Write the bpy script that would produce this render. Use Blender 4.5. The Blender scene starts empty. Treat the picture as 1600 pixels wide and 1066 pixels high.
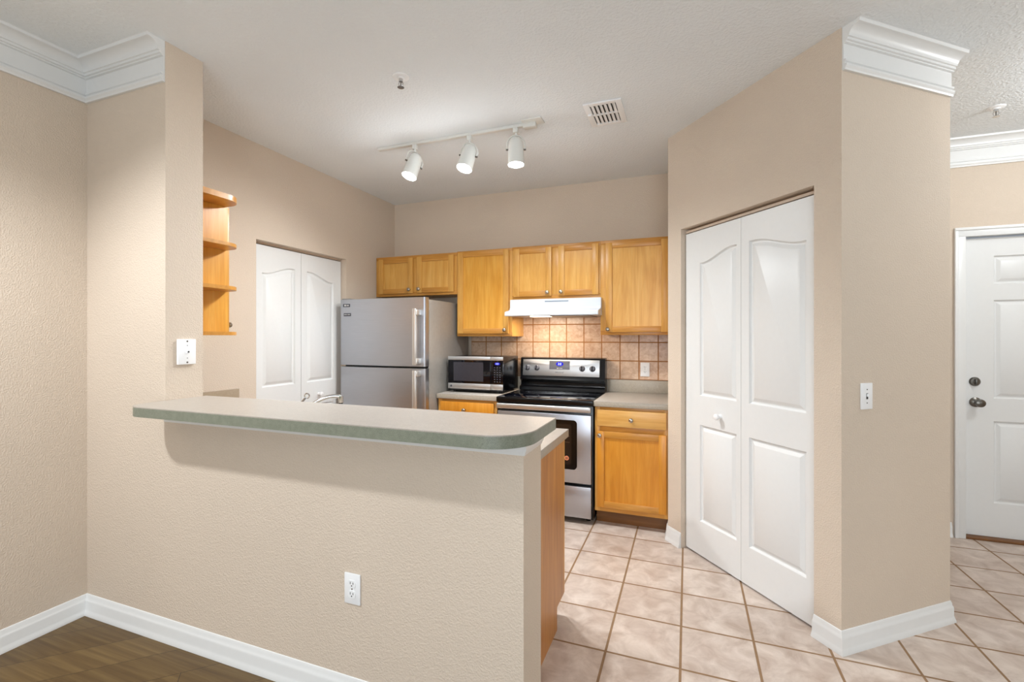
import bpy, bmesh, math, random
from mathutils import Vector, Matrix
random.seed(7)
S = bpy.context.scene
COL = S.collection
PI = math.pi

# ------------------------------------------------------------------ camera
H = 2.743                                   # ceiling height
cam_d = bpy.data.cameras.new('camera')
cam = bpy.data.objects.new('camera', cam_d)
COL.objects.link(cam)
cam.location = (0, 0, 1.3868)
cam.rotation_euler = (PI/2, 0, 0.3601)
cam_d.sensor_width = 36
cam_d.lens = 727.9/1600*36
cam_d.shift_y = -6.55/1600
cam_d.clip_start = 0.02
S.camera = cam

# ------------------------------------------------------------------ world and exposure
w = bpy.data.worlds.new('world'); S.world = w; w.use_nodes = True
w.node_tree.nodes['Background'].inputs[0].default_value = (0.75, 0.85, 1.0, 1)
w.node_tree.nodes['Background'].inputs[1].default_value = 0.6
S.view_settings.view_transform = 'Standard'
S.view_settings.look = 'None'
S.view_settings.gamma = 1
S.view_settings.use_curve_mapping = False
S.view_settings.exposure = 0.0

def lamp(kind, name, loc, power, col=(1, 1, 1), size=None, aim=None, **kw):
    d = bpy.data.lights.new(name, kind); d.energy = power; d.color = col
    if kind == 'AREA':
        d.shape = 'RECTANGLE'; d.size, d.size_y = size
    for k, v in kw.items(): setattr(d, k, v)
    o = bpy.data.objects.new(name, d); COL.objects.link(o); o.location = loc
    if aim is not None:
        o.rotation_euler = (Vector(aim)-Vector(loc)).to_track_quat('-Z', 'Y').to_euler()
    return o
# added fill behind the camera, added key spot, the entry lamp, added hall fill
lamp('AREA', 'added_window_fill', (0.3, -2.5, 1.45), 94, (.83, .92, 1), (2.6, 1.7), (0.3, 2, 2.1))
lamp('SPOT', 'added_key_spot', (-2.12, 0.10, 2.69), 205, (.92, .96, 1), None, (-1.75, 0.75, 0), spot_size=2.25, spot_blend=.6, shadow_soft_size=.075)  # ceiling key placed by the bar's shadow, the lamp itself is added
lamp('POINT', 'entry_lamp_light', (2.28, 2.95, 2.56), 30, (.93, .97, 1), shadow_soft_size=.12)
lamp('AREA', 'added_hall_fill', (3.1, 0.4, 1.5), 14, (.82, .93, 1), (1.2, 1.6), (1, 1.6, 1.6))  # added fill, the hall wall has no window

# ------------------------------------------------------------------ materials
def lin(c):
    c = [x/255 for x in c]
    return tuple([(x/12.92 if x <= .04045 else ((x+.055)/1.055)**2.4) for x in c])+(1,)
class NT:
    def __init__(s, name):
        s.m = bpy.data.materials.new(name); s.m.use_nodes = True
        s.t = s.m.node_tree; s.b = s.t.nodes['Principled BSDF']
        s.co = None
    def n(s, typ, ins=None, **kw):
        x = s.t.nodes.new(typ)
        for k, v in kw.items(): setattr(x, k, v)
        for k, v in (ins or {}).items():
            if hasattr(v, 'links') or isinstance(v, bpy.types.NodeSocket): s.t.links.new(v, x.inputs[k])
            else: x.inputs[k].default_value = v
        return x
    def obj(s):
        if not s.co: s.co = s.n('ShaderNodeTexCoord').outputs['Object']
        return s.co
    def mapping(s, scale=(1, 1, 1), loc=(0, 0, 0), rot=(0, 0, 0)):
        return s.n('ShaderNodeMapping', {'Vector': s.obj(), 'Scale': scale, 'Location': loc, 'Rotation': rot}).outputs[0]
    def noise(s, vec, scale, detail=3, rough=.5, dist=0):
        return s.n('ShaderNodeTexNoise', {'Vector': vec, 'Scale': scale, 'Detail': detail, 'Roughness': rough, 'Distortion': dist}).outputs['Fac']
    def ramp(s, fac, stops):
        r = s.n('ShaderNodeValToRGB', {'Fac': fac}); e = r.color_ramp.elements
        while len(e) < len(stops): e.new(.5)
        for i, (p, c) in enumerate(stops): e[i].position = p; e[i].color = c
        return r.outputs['Color']
    def mix(s, fac, a, b, mode='MIX'):
        x = s.n('ShaderNodeMix', data_type='RGBA', blend_type=mode)
        for i, v in ((0, fac), (6, a), (7, b)):
            if isinstance(v, bpy.types.NodeSocket): s.t.links.new(v, x.inputs[i])
            else: x.inputs[i].default_value = v
        return x.outputs[2]
    def set(s, **kw):
        for k, v in kw.items():
            k = k.replace('_', ' ')
            if isinstance(v, bpy.types.NodeSocket): s.t.links.new(v, s.b.inputs[k])
            else: s.b.inputs[k].default_value = v
    def bump(s, h, dist, strength=1.0):
        b = s.n('ShaderNodeBump', {'Height': h, 'Distance': dist, 'Strength': strength})
        s.t.links.new(b.outputs[0], s.b.inputs['Normal'])
def simple(name, rgb, rough=.5, metal=0, spec=.5, bumpy=None, emit=None, coat=0):
    t = NT(name); c = lin(rgb); v = .006 if min(rgb) > 200 else .04
    f = t.noise(t.obj(), 40, 2)
    a = tuple([x*(1-v) for x in c[:3]])+(1,); b = tuple([min(1, x*(1+v)) for x in c[:3]])+(1,)
    t.set(Base_Color=t.ramp(f, [(.3, a), (.7, b)]), Roughness=rough, Metallic=metal, Coat_Weight=coat)
    t.b.inputs['Specular IOR Level'].default_value = spec
    if bumpy: t.bump(t.noise(t.obj(), bumpy[0], 3), bumpy[1])
    if emit: t.set(Emission_Color=lin(emit[0]), Emission_Strength=emit[1])
    return t.m
M = {}
def paint(name, rgb, scale, dist, rough=.75, var=.03):
    t = NT(name); c = lin(rgb)
    f = t.noise(t.obj(), 1.2, 3)
    a = tuple([x*(1-var) for x in c[:3]])+(1,); b = tuple([min(1, x*(1+var)) for x in c[:3]])+(1,)
    t.set(Base_Color=t.ramp(f, [(.3, a), (.7, b)]), Roughness=rough)
    t.b.inputs['Specular IOR Level'].default_value = .3
    t.bump(t.ramp(t.noise(t.obj(), scale, 2, .5), [(.38, (0, 0, 0, 1)), (.65, (1, 1, 1, 1))]), dist, .8)
    return t.m
M['wall'] = paint('beige_wall_paint', (213, 197, 179), 170, .0012)
M['ceiling'] = paint('ceiling_paint', (232, 236, 238), 75, .0016)
M['trim'] = simple('white_trim_paint', (228, 228, 226), .35)
M['door'] = simple('white_door_paint', (226, 226, 224), .4)
M['plastic'] = simple('white_plastic', (240, 240, 240), .3)
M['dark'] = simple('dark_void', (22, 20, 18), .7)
M['black'] = simple('black_enamel', (7, 7, 9), .2, spec=.35)
M['glass'] = simple('black_glass', (4, 5, 12), .06, spec=.45)
M['slot'] = simple('slot_shadow_grey', (45, 44, 42), .6)
M['nickel'] = simple('satin_nickel', (176, 168, 156), .25, 1)
M['chrome'] = simple('chrome', (210, 210, 210), .12, 1)
M['pewter'] = simple('dark_pewter_hardware', (110, 106, 100), .3, 1)
M['hood'] = simple('white_enamel', (214, 219, 226), .25)
M['greyvent'] = simple('grey_vent_slot', (140, 150, 160), .5)
M['fridge_side'] = simple('grey_textured_steel_cabinet', (150, 146, 140), .36, .3, bumpy=(260, .0004))
M['bulb'] = simple('lit_bulb_face', (255, 255, 255), .3, emit=((255, 250, 240), 14))
M['hoodlamp'] = simple('lit_hood_lens', (255, 240, 220), .3, emit=((255, 225, 185), 3))
M['blue'] = simple('blue_display', (20, 20, 120), .2, emit=((25, 25, 190), .9))
M['digit'] = simple('display_digits', (200, 210, 255), .2, emit=((150, 165, 255), 2.0))
M['panelgrey'] = simple('grey_control_overlay', (92, 92, 98), .35)
M['orange'] = simple('orange_sticker', (225, 140, 100), .5)
M['ovenglass'] = simple('oven_window_glass', (30, 24, 22), .14)
M['mwscreen'] = simple('microwave_window_mesh', (50, 48, 54), .2)
M['lampwhite'] = simple('white_lamp_metal', (225, 225, 220), .35)
M['greyprint'] = simple('grey_print', (70, 72, 80), .4)
M['trackpaint'] = simple('beige_track_metal', (196, 176, 156), .5)
M['closetwood'] = simple('raw_pine_header', (200, 140, 70), .6)

def wood(name, c1, c2, c3, axis='z', rough=.33):
    t = NT(name)
    sc = {'z': (14, 14, 1.1), 'x': (1.1, 14, 14), 'y': (14, 1.1, 14)}[axis]
    v = t.mapping(sc)
    f1 = t.noise(v, 1.6, 5, .6, 1.2)
    sc2 = {'z': (90, 90, 4), 'x': (4, 90, 90), 'y': (90, 4, 90)}[axis]
    f2 = t.noise(t.mapping(sc2), 2.0, 3)
    f3 = t.noise(t.obj(), 3.5, 2)
    a = t.ramp(f1, [(.28, lin(c1)), (.5, lin(c2)), (.74, lin(c3))])
    b = t.ramp(f2, [(.3, (.93, .92, .90, 1)), (.6, (1, 1, 1, 1))])
    c = t.mix(1.0, a, b, 'MULTIPLY')
    d = t.mix(1.0, c, t.ramp(f3, [(.3, (.90, .88, .86, 1)), (.7, (1, 1, 1, 1))]), 'MULTIPLY')
    t.set(Base_Color=d, Roughness=rough)
    t.b.inputs['Specular IOR Level'].default_value = .45
    return t.m
M['wood'] = wood('maple_vertical_grain', (204, 144, 64), (218, 162, 80), (229, 177, 96))
M['woodpanel'] = wood('maple_door_panel', (212, 152, 66), (224, 168, 84), (233, 184, 104))
M['woodorange'] = wood('orange_maple_panel', (200, 128, 34), (211, 141, 44), (220, 154, 58))
M['woodgold'] = wood('golden_maple_panel', (212, 146, 50), (224, 162, 66), (232, 176, 84))
M['woodh'] = wood('maple_horizontal_grain', (186, 126, 50), (202, 142, 62), (214, 156, 76), 'x')
M['drawerwood'] = wood('light_maple_drawer_front', (208, 152, 76), (220, 168, 92), (229, 182, 108), 'x')
M['toe'] = wood('shaded_toe_threshold_wood', (104, 66, 30), (120, 78, 38), (132, 88, 46), 'x')  # toe recess shade put into the colour; threshold is brown itself
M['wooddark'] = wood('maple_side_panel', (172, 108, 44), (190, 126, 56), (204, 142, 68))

def laminate(name, c1, c2, rough=.32):
    t = NT(name)
    f = t.noise(t.obj(), 420, 2, .6)
    g = t.noise(t.obj(), 60, 3)
    a = t.ramp(f, [(.35, lin(c1)), (.62, lin(c2))])
    d = t.mix(.25, a, t.ramp(g, [(.35, lin(c1)), (.65, lin(c2))]))
    t.set(Base_Color=d, Roughness=rough)
    return t.m
M['laminate'] = laminate('speckled_laminate_top', (150, 142, 132), (176, 167, 157))
M['edge'] = laminate('green_grey_laminate_edge', (102, 105, 90), (134, 138, 122), .4)
M['laminate_edge'] = laminate('taupe_laminate_edge', (150, 140, 126), (176, 166, 150), .38)
M['splash'] = laminate('brown_laminate_splash', (150, 132, 110), (172, 154, 130), .4)

def steel(name, axis='x', rough=.3, c=(188, 188, 190)):
    t = NT(name)
    sc = {'x': (3, 500, 500), 'z': (500, 500, 3)}[axis]
    f = t.noise(t.mapping(sc), 1.0, 2)
    cc = lin(c)
    t.set(Base_Color=t.ramp(f, [(.3, tuple([x*.93 for x in cc[:3]])+(1,)), (.7, cc)]), Metallic=1.0, Roughness=rough)
    t.b.inputs['Anisotropic'].default_value = .6
    t.bump(f, .0003, .25)
    return t.m
M['steel'] = steel('brushed_stainless', 'x', .32, (186, 188, 194))
M['steelbright'] = steel('bright_stainless_trim', 'x', .42, (215, 215, 215))
M['handle'] = simple('satin_handle_metal', (214, 212, 208), .3, .85)

def tiles(name, w_, h_, off, rot, c1, c2, grout, mortar, plane='xy', mott=9, rough=.35, spread=.35, bump=.003):
    t = NT(name)
    if plane == 'xy': v = t.mapping(loc=(-off[0], -off[1], 0), rot=(0, 0, rot))
    else:
        sp = t.n('ShaderNodeSeparateXYZ', {0: t.obj()})
        cb = t.n('ShaderNodeCombineXYZ', {0: sp.outputs[0], 1: sp.outputs[2]})
        v = t.n('ShaderNodeMapping', {'Vector': cb.outputs[0], 'Location': (-off[0], -off[1], 0)}).outputs[0]
    b = t.n('ShaderNodeTexBrick', {'Vector': v, 'Color1': (0, 0, 0, 1), 'Color2': (1, 1, 1, 1), 'Mortar': (.5, .5, .5, 1), 'Scale': 1.0,
            'Mortar Size': mortar, 'Mortar Smooth': .15, 'Bias': 0.0, 'Brick Width': w_, 'Row Height': h_}, offset=0.0, squash=1.0)
    f = t.noise(v, mott, 6, .62, .6)
    g = t.noise(v, mott*.35, 3)
    body = t.ramp(f, [(.32, lin(c1)), (.66, lin(c2))])
    body = t.mix(spread, body, t.ramp(b.outputs['Color'], [(0, lin(c1)), (1, lin(c2))]))
    body = t.mix(.5, body, t.mix(1.0, body, t.ramp(g, [(.3, (.86, .86, .88, 1)), (.7, (1, 1, 1, 1))]), 'MULTIPLY'))
    gr = t.ramp(t.noise(t.obj(), 30, 2), [(.3, tuple([x*.85 for x in lin(grout)[:3]])+(1,)), (.7, lin(grout))])
    t.set(Base_Color=t.mix(b.outputs['Fac'], body, gr),
          Roughness=t.ramp(b.outputs['Fac'], [(0, (rough,)*3+(1,)), (1, (.85,)*3+(1,))]))
    inv = t.n('ShaderNodeMath', {0: 1.0, 1: b.outputs['Fac']}, operation='SUBTRACT').outputs[0]
    add = t.n('ShaderNodeMath', {0: f, 1: .12}, operation='MULTIPLY').outputs[0]
    t.bump(t.n('ShaderNodeMath', {0: inv, 1: add}, operation='ADD').outputs[0], bump, .6)
    return t.m
M['tile'] = tiles('mottled_floor_tile', .3099, .3066, (-.0281, 2.0672), 0, (180, 158, 142), (228, 214, 202), (150, 118, 86), .0058, spread=.22)
M['backsplash'] = tiles('mottled_backsplash_tile', .1564, .158, (-.0705, 1.0235), 0, (186, 144, 112), (232, 204, 176), (168, 112, 60), .0048, 'xz', 26, .3, .35, .002)

def plank():
    t = NT('dark_plank_floor')
    v = t.mapping(rot=(0, 0, -PI/4))
    b = t.n('ShaderNodeTexBrick', {'Vector': v, 'Color1': (0, 0, 0, 1), 'Color2': (1, 1, 1, 1), 'Mortar': (0, 0, 0, 1), 'Scale': 1.0,
            'Mortar Size': .0012, 'Mortar Smooth': .1, 'Bias': 0.0, 'Brick Width': 1.22, 'Row Height': .178}, offset=.37)
    vs = t.n('ShaderNodeVectorMath', {0: t.mapping(scale=(.7, 24, 1), rot=(0, 0, -PI/4)), 1: b.outputs['Color']}, operation='ADD').outputs[0]
    f = t.noise(vs, 2.2, 5, .6, .35)
    c = t.ramp(f, [(.3, lin((78, 58, 28))), (.5, lin((100, 78, 42))), (.72, lin((126, 104, 62)))])
    c = t.mix(.3, c, t.ramp(b.outputs['Color'], [(0, lin((84, 60, 32))), (1, lin((118, 92, 54)))]))
    t.set(Base_Color=t.mix(b.outputs['Fac'], c, lin((40, 28, 16))), Roughness=.45)
    t.bump(f, .0006, .4)
    return t.m
M['plank'] = plank()

# ------------------------------------------------------------------ mesh helpers (all in world metres)
class MB:
    """Collects shapes in one mesh; T maps local shape coordinates to the world."""
    def __init__(s, T=None):
        s.v = []; s.f = []; s.mi = []; s.mats = []; s.T = T or Matrix.Identity(4)
    def _m(s, m):
        if m not in s.mats: s.mats.append(m)
        return s.mats.index(m)
    def raw(s, vs, fs, m):
        o = len(s.v); i = s._m(m)
        s.v += [s.T @ Vector(p) for p in vs]
        for f in fs: s.f.append([o+k for k in f]); s.mi.append(i)
        return s
    def bm(s, b, m):
        b.verts.index_update()
        s.raw([v.co[:] for v in b.verts], [[v.index for v in f.verts] for f in b.faces], m); b.free(); return s
    def box(s, x0, x1, y0, y1, z0, z1, m, bev=0, seg=2):
        b = bmesh.new()
        bmesh.ops.create_cube(b, size=1)
        for v in b.verts:
            v.co = Vector(((x0+x1)/2+v.co.x*(x1-x0), (y0+y1)/2+v.co.y*(y1-y0), (z0+z1)/2+v.co.z*(z1-z0)))
        if bev: bmesh.ops.bevel(b, geom=b.edges[:], offset=bev, segments=seg, profile=.5, affect='EDGES', clamp_overlap=True)
        return s.bm(b, m)
    def prism(s, poly, z0, z1, m, axis='z', bev=0):
        """polygon extruded along axis: z (x,y), x (y,z), y (x,z)."""
        P = {'z': lambda a, c, h: (a, c, h), 'x': lambda a, c, h: (h, a, c), 'y': lambda a, c, h: (a, h, c)}[axis]
        b = bmesh.new()
        lo = [b.verts.new(P(a, c, z0)) for a, c in poly]; hi = [b.verts.new(P(a, c, z1)) for a, c in poly]
        n = len(poly)
        b.faces.new(lo); b.faces.new(hi[::-1])
        for i in range(n): b.faces.new((lo[i], hi[i], hi[(i+1) % n], lo[(i+1) % n]))
        bmesh.ops.recalc_face_normals(b, faces=b.faces[:])
        if bev:
            es = [e for e in b.edges if any(len(f.verts) == n for f in e.link_faces)] if n > 4 else b.edges[:]
            bmesh.ops.bevel(b, geom=es, offset=bev, segments=2, profile=.5, affect='EDGES', clamp_overlap=True)
        return s.bm(b, m)
    def lathe(s, c, axis, prof, m, seg=24):
        """prof: (radius, distance along axis)."""
        a = Vector(axis).normalized(); u = a.orthogonal().normalized(); w_ = a.cross(u); c = Vector(c)
        vs = []; fs = []
        for r, d in prof:
            for k in range(seg):
                t = 2*PI*k/seg
                vs.append(c+a*d+(u*math.cos(t)+w_*math.sin(t))*max(r, 1e-5))
        for i in range(len(prof)-1):
            for k in range(seg):
                k2 = (k+1) % seg
                fs.append([i*seg+k, i*seg+k2, (i+1)*seg+k2, (i+1)*seg+k])
        fs.append(list(range(seg))[::-1]); fs.append([(len(prof)-1)*seg+k for k in range(seg)])
        return s.raw(vs, fs, m)
    def cyl(s, p0, p1, r, m, seg=16, r2=None):
        p0 = Vector(p0); p1 = Vector(p1)
        return s.lathe(p0, p1-p0, [(r, 0), (r if r2 is None else r2, (p1-p0).length)], m, seg)
    def tube(s, pts, r, m, seg=10, flat=1.0):
        pts = [Vector(p) for p in pts]; vs = []; fs = []
        rr = r if isinstance(r, (list, tuple)) else [r]*len(pts)
        t0 = (pts[1]-pts[0]).normalized(); u = t0.orthogonal().normalized()
        for i, p in enumerate(pts):
            t = (pts[min(i+1, len(pts)-1)]-pts[max(i-1, 0)]).normalized()
            u = (u-t*u.dot(t)).normalized(); w_ = t.cross(u)
            for k in range(seg):
                a = 2*PI*k/seg; vs.append(p+(u*math.cos(a)+w_*math.sin(a)*flat)*rr[i])
        for i in range(len(pts)-1):
            for k in range(seg):
                k2 = (k+1) % seg; fs.append([i*seg+k, i*seg+k2, (i+1)*seg+k2, (i+1)*seg+k])
        fs.append(list(range(seg))[::-1]); fs.append([(len(pts)-1)*seg+k for k in range(seg)])
        return s.raw(vs, fs, m)
    def sweep(s, path, prof, m, side=1, z0=0):
        """profile (distance out of the wall, height) run along a floor-plan path with mitred corners."""
        P = [Vector((a, b, 0)) for a, b in path]; n = len(P); vs = []; fs = []; k = len(prof)
        for i, p in enumerate(P):
            ns = []
            if i > 0: d = (p-P[i-1]).normalized(); ns.append(Vector((d.y, -d.x, 0))*side)
            if i < n-1: d = (P[i+1]-p).normalized(); ns.append(Vector((d.y, -d.x, 0))*side)
            o = ns[0] if len(ns) == 1 else (ns[0]+ns[1])/(1+ns[0].dot(ns[1]))
            for a, z in prof: vs.append(p+o*a+Vector((0, 0, z0+z)))
        for i in range(n-1):
            for j in range(k):
                j2 = (j+1) % k
                fs.append([i*k+j, i*k+j2, (i+1)*k+j2, (i+1)*k+j])
        fs.append(list(range(k))[::-1]); fs.append([(n-1)*k+j for j in range(k)])
        return s.raw(vs, fs, m)
WLOC = {}
def link(o, parent=None, world=(0, 0, 0)):
    COL.objects.link(o); WLOC[o.name] = Vector(world)
    if parent is not None: o.parent = parent
    return o
def obj(name, mb, parent=None, label=None, smooth=.6):
    """ONE mesh object; its vertices are world coordinates moved into the parent's frame."""
    me = bpy.data.meshes.new(name)
    off = WLOC[parent.name] if parent is not None else Vector((0, 0, 0))
    me.from_pydata([tuple(v-off) for v in mb.v], [], mb.f)
    for m in mb.mats: me.materials.append(m)
    me.polygons.foreach_set('material_index', mb.mi)
    me.update()
    b = bmesh.new(); b.from_mesh(me); bmesh.ops.recalc_face_normals(b, faces=b.faces[:]); b.to_mesh(me); b.free()
    me.polygons.foreach_set('use_smooth', [True]*len(me.polygons))
    me.set_sharp_from_angle(angle=smooth)
    o = bpy.data.objects.new(name, me); link(o, parent, off)
    if label: o['label'] = label
    return o
def thing(name, label, cat, loc=(0, 0, 0), group=None):
    o = bpy.data.objects.new(name, None); o.empty_display_size = .05
    link(o, None, loc); o.location = loc
    o['label'] = label; o['category'] = cat
    if group: o['group'] = group
    return o
def tag(o, label, cat, group=None):
    o['label'] = label; o['category'] = cat
    if group: o['group'] = group
    return o
def struct(name, mb, label, cat, smooth=.6):
    o = obj(name, mb, None, None, smooth); o['kind'] = 'structure'; o['label'] = label; o['category'] = cat
    return o
def text(name, body, size, T, m, parent, ext=.0004):
    """lettering as real thin geometry; T places the text plane (x right, y up) in the world."""
    cu = bpy.data.curves.new(name, 'FONT'); cu.body = body; cu.size = size; cu.extrude = ext
    cu.align_x = 'CENTER'; cu.align_y = 'CENTER'; cu.materials.append(m)
    tmp = bpy.data.objects.new(name, cu); COL.objects.link(tmp)
    bpy.context.view_layer.update()
    me = bpy.data.meshes.new_from_object(tmp.evaluated_get(bpy.context.evaluated_depsgraph_get()))
    bpy.data.objects.remove(tmp)
    o = bpy.data.objects.new(name, me); COL.objects.link(o); WLOC[o.name] = WLOC[parent.name].copy()
    o.parent = parent
    o.matrix_local = Matrix.Translation(-WLOC[parent.name]) @ T
    return o

# ------------------------------------------------------------------ plan
xA, yB, xc, yK, yC = -2.8228, 1.4384, -2.2387, 1.615, 4.066
xE, yBack = -0.501, 4.10
P1 = Vector((-.1239, 3.3555, 0)); P2 = Vector((.632, 2.4197, 0)); P3 = Vector((1.2011, 2.8839, 0))
e = (P2-P1).normalized(); nin = Vector((-e.y, e.x, 0)); nout = -nin          # pantry wall
g = (P3-P2).normalized(); gin = Vector((-g.y, g.x, 0)); gout = -gin          # face beside the hall
L12 = (P2-P1).length
xR, yF = 3.3, -2.6

# floors
struct('floor_kitchen', MB().box(xA-.12, xR+.1, yB+.02, 4.3, -.05, 0, M['tile']), 'mottled pinkish beige square floor tiles with brown grout', 'floor')
struct('floor_living', MB().box(xA-.12, xR+.1, yF-.1, yB+.02, -.05, 0, M['plank']), 'dark brown diagonal wood plank floor at lower left', 'floor')
struct('ceiling', MB().box(xA-.12, xR+.1, yF-.1, 4.3, H, H+.05, M['ceiling']), 'light grey textured flat ceiling', 'ceiling')
# left wall with the closet opening
cy0, cy1, cz = 2.419, 3.338, 2.072
b = MB(); W = M['wall']
b.box(xA-.12, xA, yF, cy0, 0, H, W).box(xA-.12, xA, cy1, yC+.15, 0, H, W).box(xA-.12, xA, cy0, cy1, cz, H, W)
struct('wall_left', b, 'long beige wall running along the left side into the kitchen', 'wall')
struct('wall_kitchen_back', MB().box(xA-.12, P1.x+.11, yC, yC+.12, 0, H, W), 'beige wall behind the maple cabinets', 'wall')
struct('wall_column', MB().box(xA, xc, yB, yK, 0, H, W), 'narrow full-height beige wall stub at the left end of the bar', 'wall')
struct('wall_half', MB().box(xc, xE, yB, yK+.015, 0, 1.05, W), 'beige half wall carrying the raised breakfast bar', 'wall')
struct('wall_entry', MB().box(P3.x-.11, 1.789-.02, yBack, yBack+.14, 0, H, W).box(1.769, 2.72, yBack, yBack+.14, 2.095, H, W).box(2.72, xR, yBack, yBack+.14, 0, H, W), 'beige wall around the white entry door', 'wall')
struct('wall_right', MB().box(xR, xR+.1, yF, 4.3, 0, H, W), 'beige wall of the hall, to the right of the picture', 'wall')
b = MB().box(xA, -1.1, yF-.1, yF, 0, H, W).box(1.7, xR, yF-.1, yF, 0, H, W).box(-1.1, 1.7, yF-.1, yF, 0, .6, W).box(-1.1, 1.7, yF-.1, yF, 2.35, H, W)
struct('wall_living_back', b, 'beige living room wall with an added wide window opening, behind the viewer', 'wall')
b = MB()
for x in (-1.1, .27, 1.63): b.box(x, x+.07, yF-.08, yF-.02, .6, 2.35, M['trim'])
b.box(-1.1, 1.7, yF-.08, yF-.02, .6, .67, M['trim']).box(-1.1, 1.7, yF-.08, yF-.02, 2.28, 2.35, M['trim'])
struct('added_window_1', b, 'added white framed window behind the viewer, unseen', 'window')  # window added to give the fill light a source

# pantry box: left jamb, right jamb with the hall face, header
o0, o1, oz = .134, 1.073, 2.092
A1 = P1+e*o0; B1 = P1+e*o1; th = .115
def xy(*vs): return [(v.x, v.y) for v in vs]
X11 = Vector((P1.x+th, P1.y+.06, 0))
b = MB().prism(xy(P1, A1, A1+nin*th, X11, Vector((P1.x+th, 4.2, 0)), Vector((P1.x, 4.2, 0))), 0, H, W)
cnr = P2+(nin+gin)*th/(1+nin.dot(gin))
b.prism(xy(B1, P2, P3, Vector((P3.x, 4.1, 0)), Vector((P3.x-th, 4.1, 0)), Vector((P3.x-th, P3.y+.06, 0)), cnr, B1+nin*th), 0, H, W)
b.prism(xy(A1, B1, B1+nin*th, A1+nin*th), oz, H, W)
struct('wall_pantry', b, 'beige angled pantry wall jutting into the kitchen with its corner pillar', 'wall')

# ------------------------------------------------------------------ mouldings
BB = [(0, 0), (.021, 0), (.021, .008), (.0155, .022), (.013, .03), (.013, .066), (.011, .074), (.0075, .079), (.0065, .088), (.003, .097), (0, .099)]
struct('baseboard_left', MB().sweep([(xA, yF), (xA, yB), (xE, yB), ], BB, M['trim']), 'white baseboard along the left wall and the half wall', 'baseboard')
a = P1+e*o0
struct('baseboard_pantry_left', MB().sweep([(P1.x, 3.46), (P1.x, P1.y), (a.x, a.y)], BB, M['trim']), 'short white baseboard left of the pantry bifold door', 'baseboard')
a = P1+e*(o1+.0)
struct('baseboard_pantry_right', MB().sweep([(a.x, a.y), (P2.x, P2.y), (P3.x, P3.y), (P3.x, 4.10)], BB, M['trim']), 'white baseboard wrapping the pillar at the lower right', 'baseboard')
struct('baseboard_entry', MB().sweep([(P3.x, yBack), (1.715, yBack)], BB, M['trim']), 'short white baseboard beside the entry door casing', 'baseboard')
CR = [(0, -.188), (.012, -.188), (.014, -.180), (.020, -.172), (.020, -.163), (.011, -.160), (.011, -.156), (.017, -.152), (.017, -.144), (.006, -.140), (.006, -.072),
      (.016, -.070), (.016, -.064), (.024, -.062), (.024, -.052), (.030, -.050)]+[(.072-.042*math.cos(k*PI/16), -.050+.037*math.sin(k*PI/16)) for k in range(1, 9)]+[(.074, -.012), (.076, -.002), (.078, 0), (0, 0)]
struct('trim_1', MB().sweep([(xA, yF), (xA, yB), (xc-.003, yB)], CR, M['trim'], 1, H), 'white crown moulding at upper left meeting the ceiling', 'crown moulding', .3)
q0 = P2+g*.004; q1 = P3
struct('trim_2', MB().sweep([(q0.x, q0.y), (q1.x, q1.y)], CR, M['trim'], 1, H), 'white crown moulding on top of the right pillar', 'crown moulding', .3)
struct('trim_3', MB().sweep([(P3.x, yBack), (xR, yBack)], CR, M['trim'], 1, H), 'white crown moulding above the entry door', 'crown moulding', .3)
b = MB().sweep([(xc, yB), (xE, yB), (xE, yK+.015)], [(0, 0), (.004, 0), (.008, .010), (.012, .018), (.012, .054), (0, .054)], M['trim'], 1, .998)
struct('trim_4', b, 'white trim strip under the raised bar', 'trim')

# ------------------------------------------------------------------ moulded door leaves
def leaf_mesh(mb, w_, h_, outlines, depth, m, th_=.035):
    """leaf in local (x, z), front face at y=0 looking to -y; outlines are functions of inset."""
    b = bmesh.new()
    rect = [b.verts.new((x, 0, z)) for x, z in ((0, 0), (w_, 0), (w_, h_), (0, h_))]
    es = [b.edges.new((rect[i], rect[(i+1) % 4])) for i in range(4)]
    steps = [(0, 0), (.003, .006), (.009, .010), (.014, .010), (.018, .008), (.034, .0015), (.037, 0)]
    caps = []
    for f in outlines:
        rings = []
        for ins, d in steps:
            rings.append([b.verts.new((x, d*depth, z)) for x, z in f(ins)])
        n = len(rings[0])
        es += [b.edges.new((rings[0][i], rings[0][(i+1) % n])) for i in range(n)]
        for r1, r2 in zip(rings, rings[1:]):
            for i in range(n): b.faces.new((r1[i], r1[(i+1) % n], r2[(i+1) % n], r2[i]))
        caps.append(rings[-1])
    bmesh.ops.triangle_fill(b, edges=es, use_beauty=True, use_dissolve=False)
    for c in caps: b.faces.new(c)
    bk = [b.verts.new((x, th_, z)) for x, z in ((0, 0), (w_, 0), (w_, h_), (0, h_))]
    b.faces.new(bk)
    for i in range(4): b.faces.new((rect[i], rect[(i+1) % 4], bk[(i+1) % 4], bk[i]))
    mb.bm(b, m)
def rect_outline(x0, x1, z0, z1):
    return lambda s: [(x0+s, z0+s), (x1-s, z0+s), (x1-s, z1-s), (x0+s, z1-s)]
def arch_outline(x0, x1, z0, zl, zr, n=22):
    """top edge swings between zl at the left and zr at the right like half a cathedral arch."""
    def f(s):
        pts = [(x0+s, z0+s), (x1-s, z0+s)]
        for k in range(n+1):
            t = 1-k/n
            x = x0+s+(x1-x0-2*s)*t
            tt = (x-x0)/(x1-x0)
            if zl > zr: tt = 1-tt
            u = min(1, max(0, (tt-.08)/.80)); sm = u*u*(3-2*u)
            sm = .08*u+.92*sm
            pts.append((x, min(zl, zr)+abs(zr-zl)*sm-s))
        return pts
    return f
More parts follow.
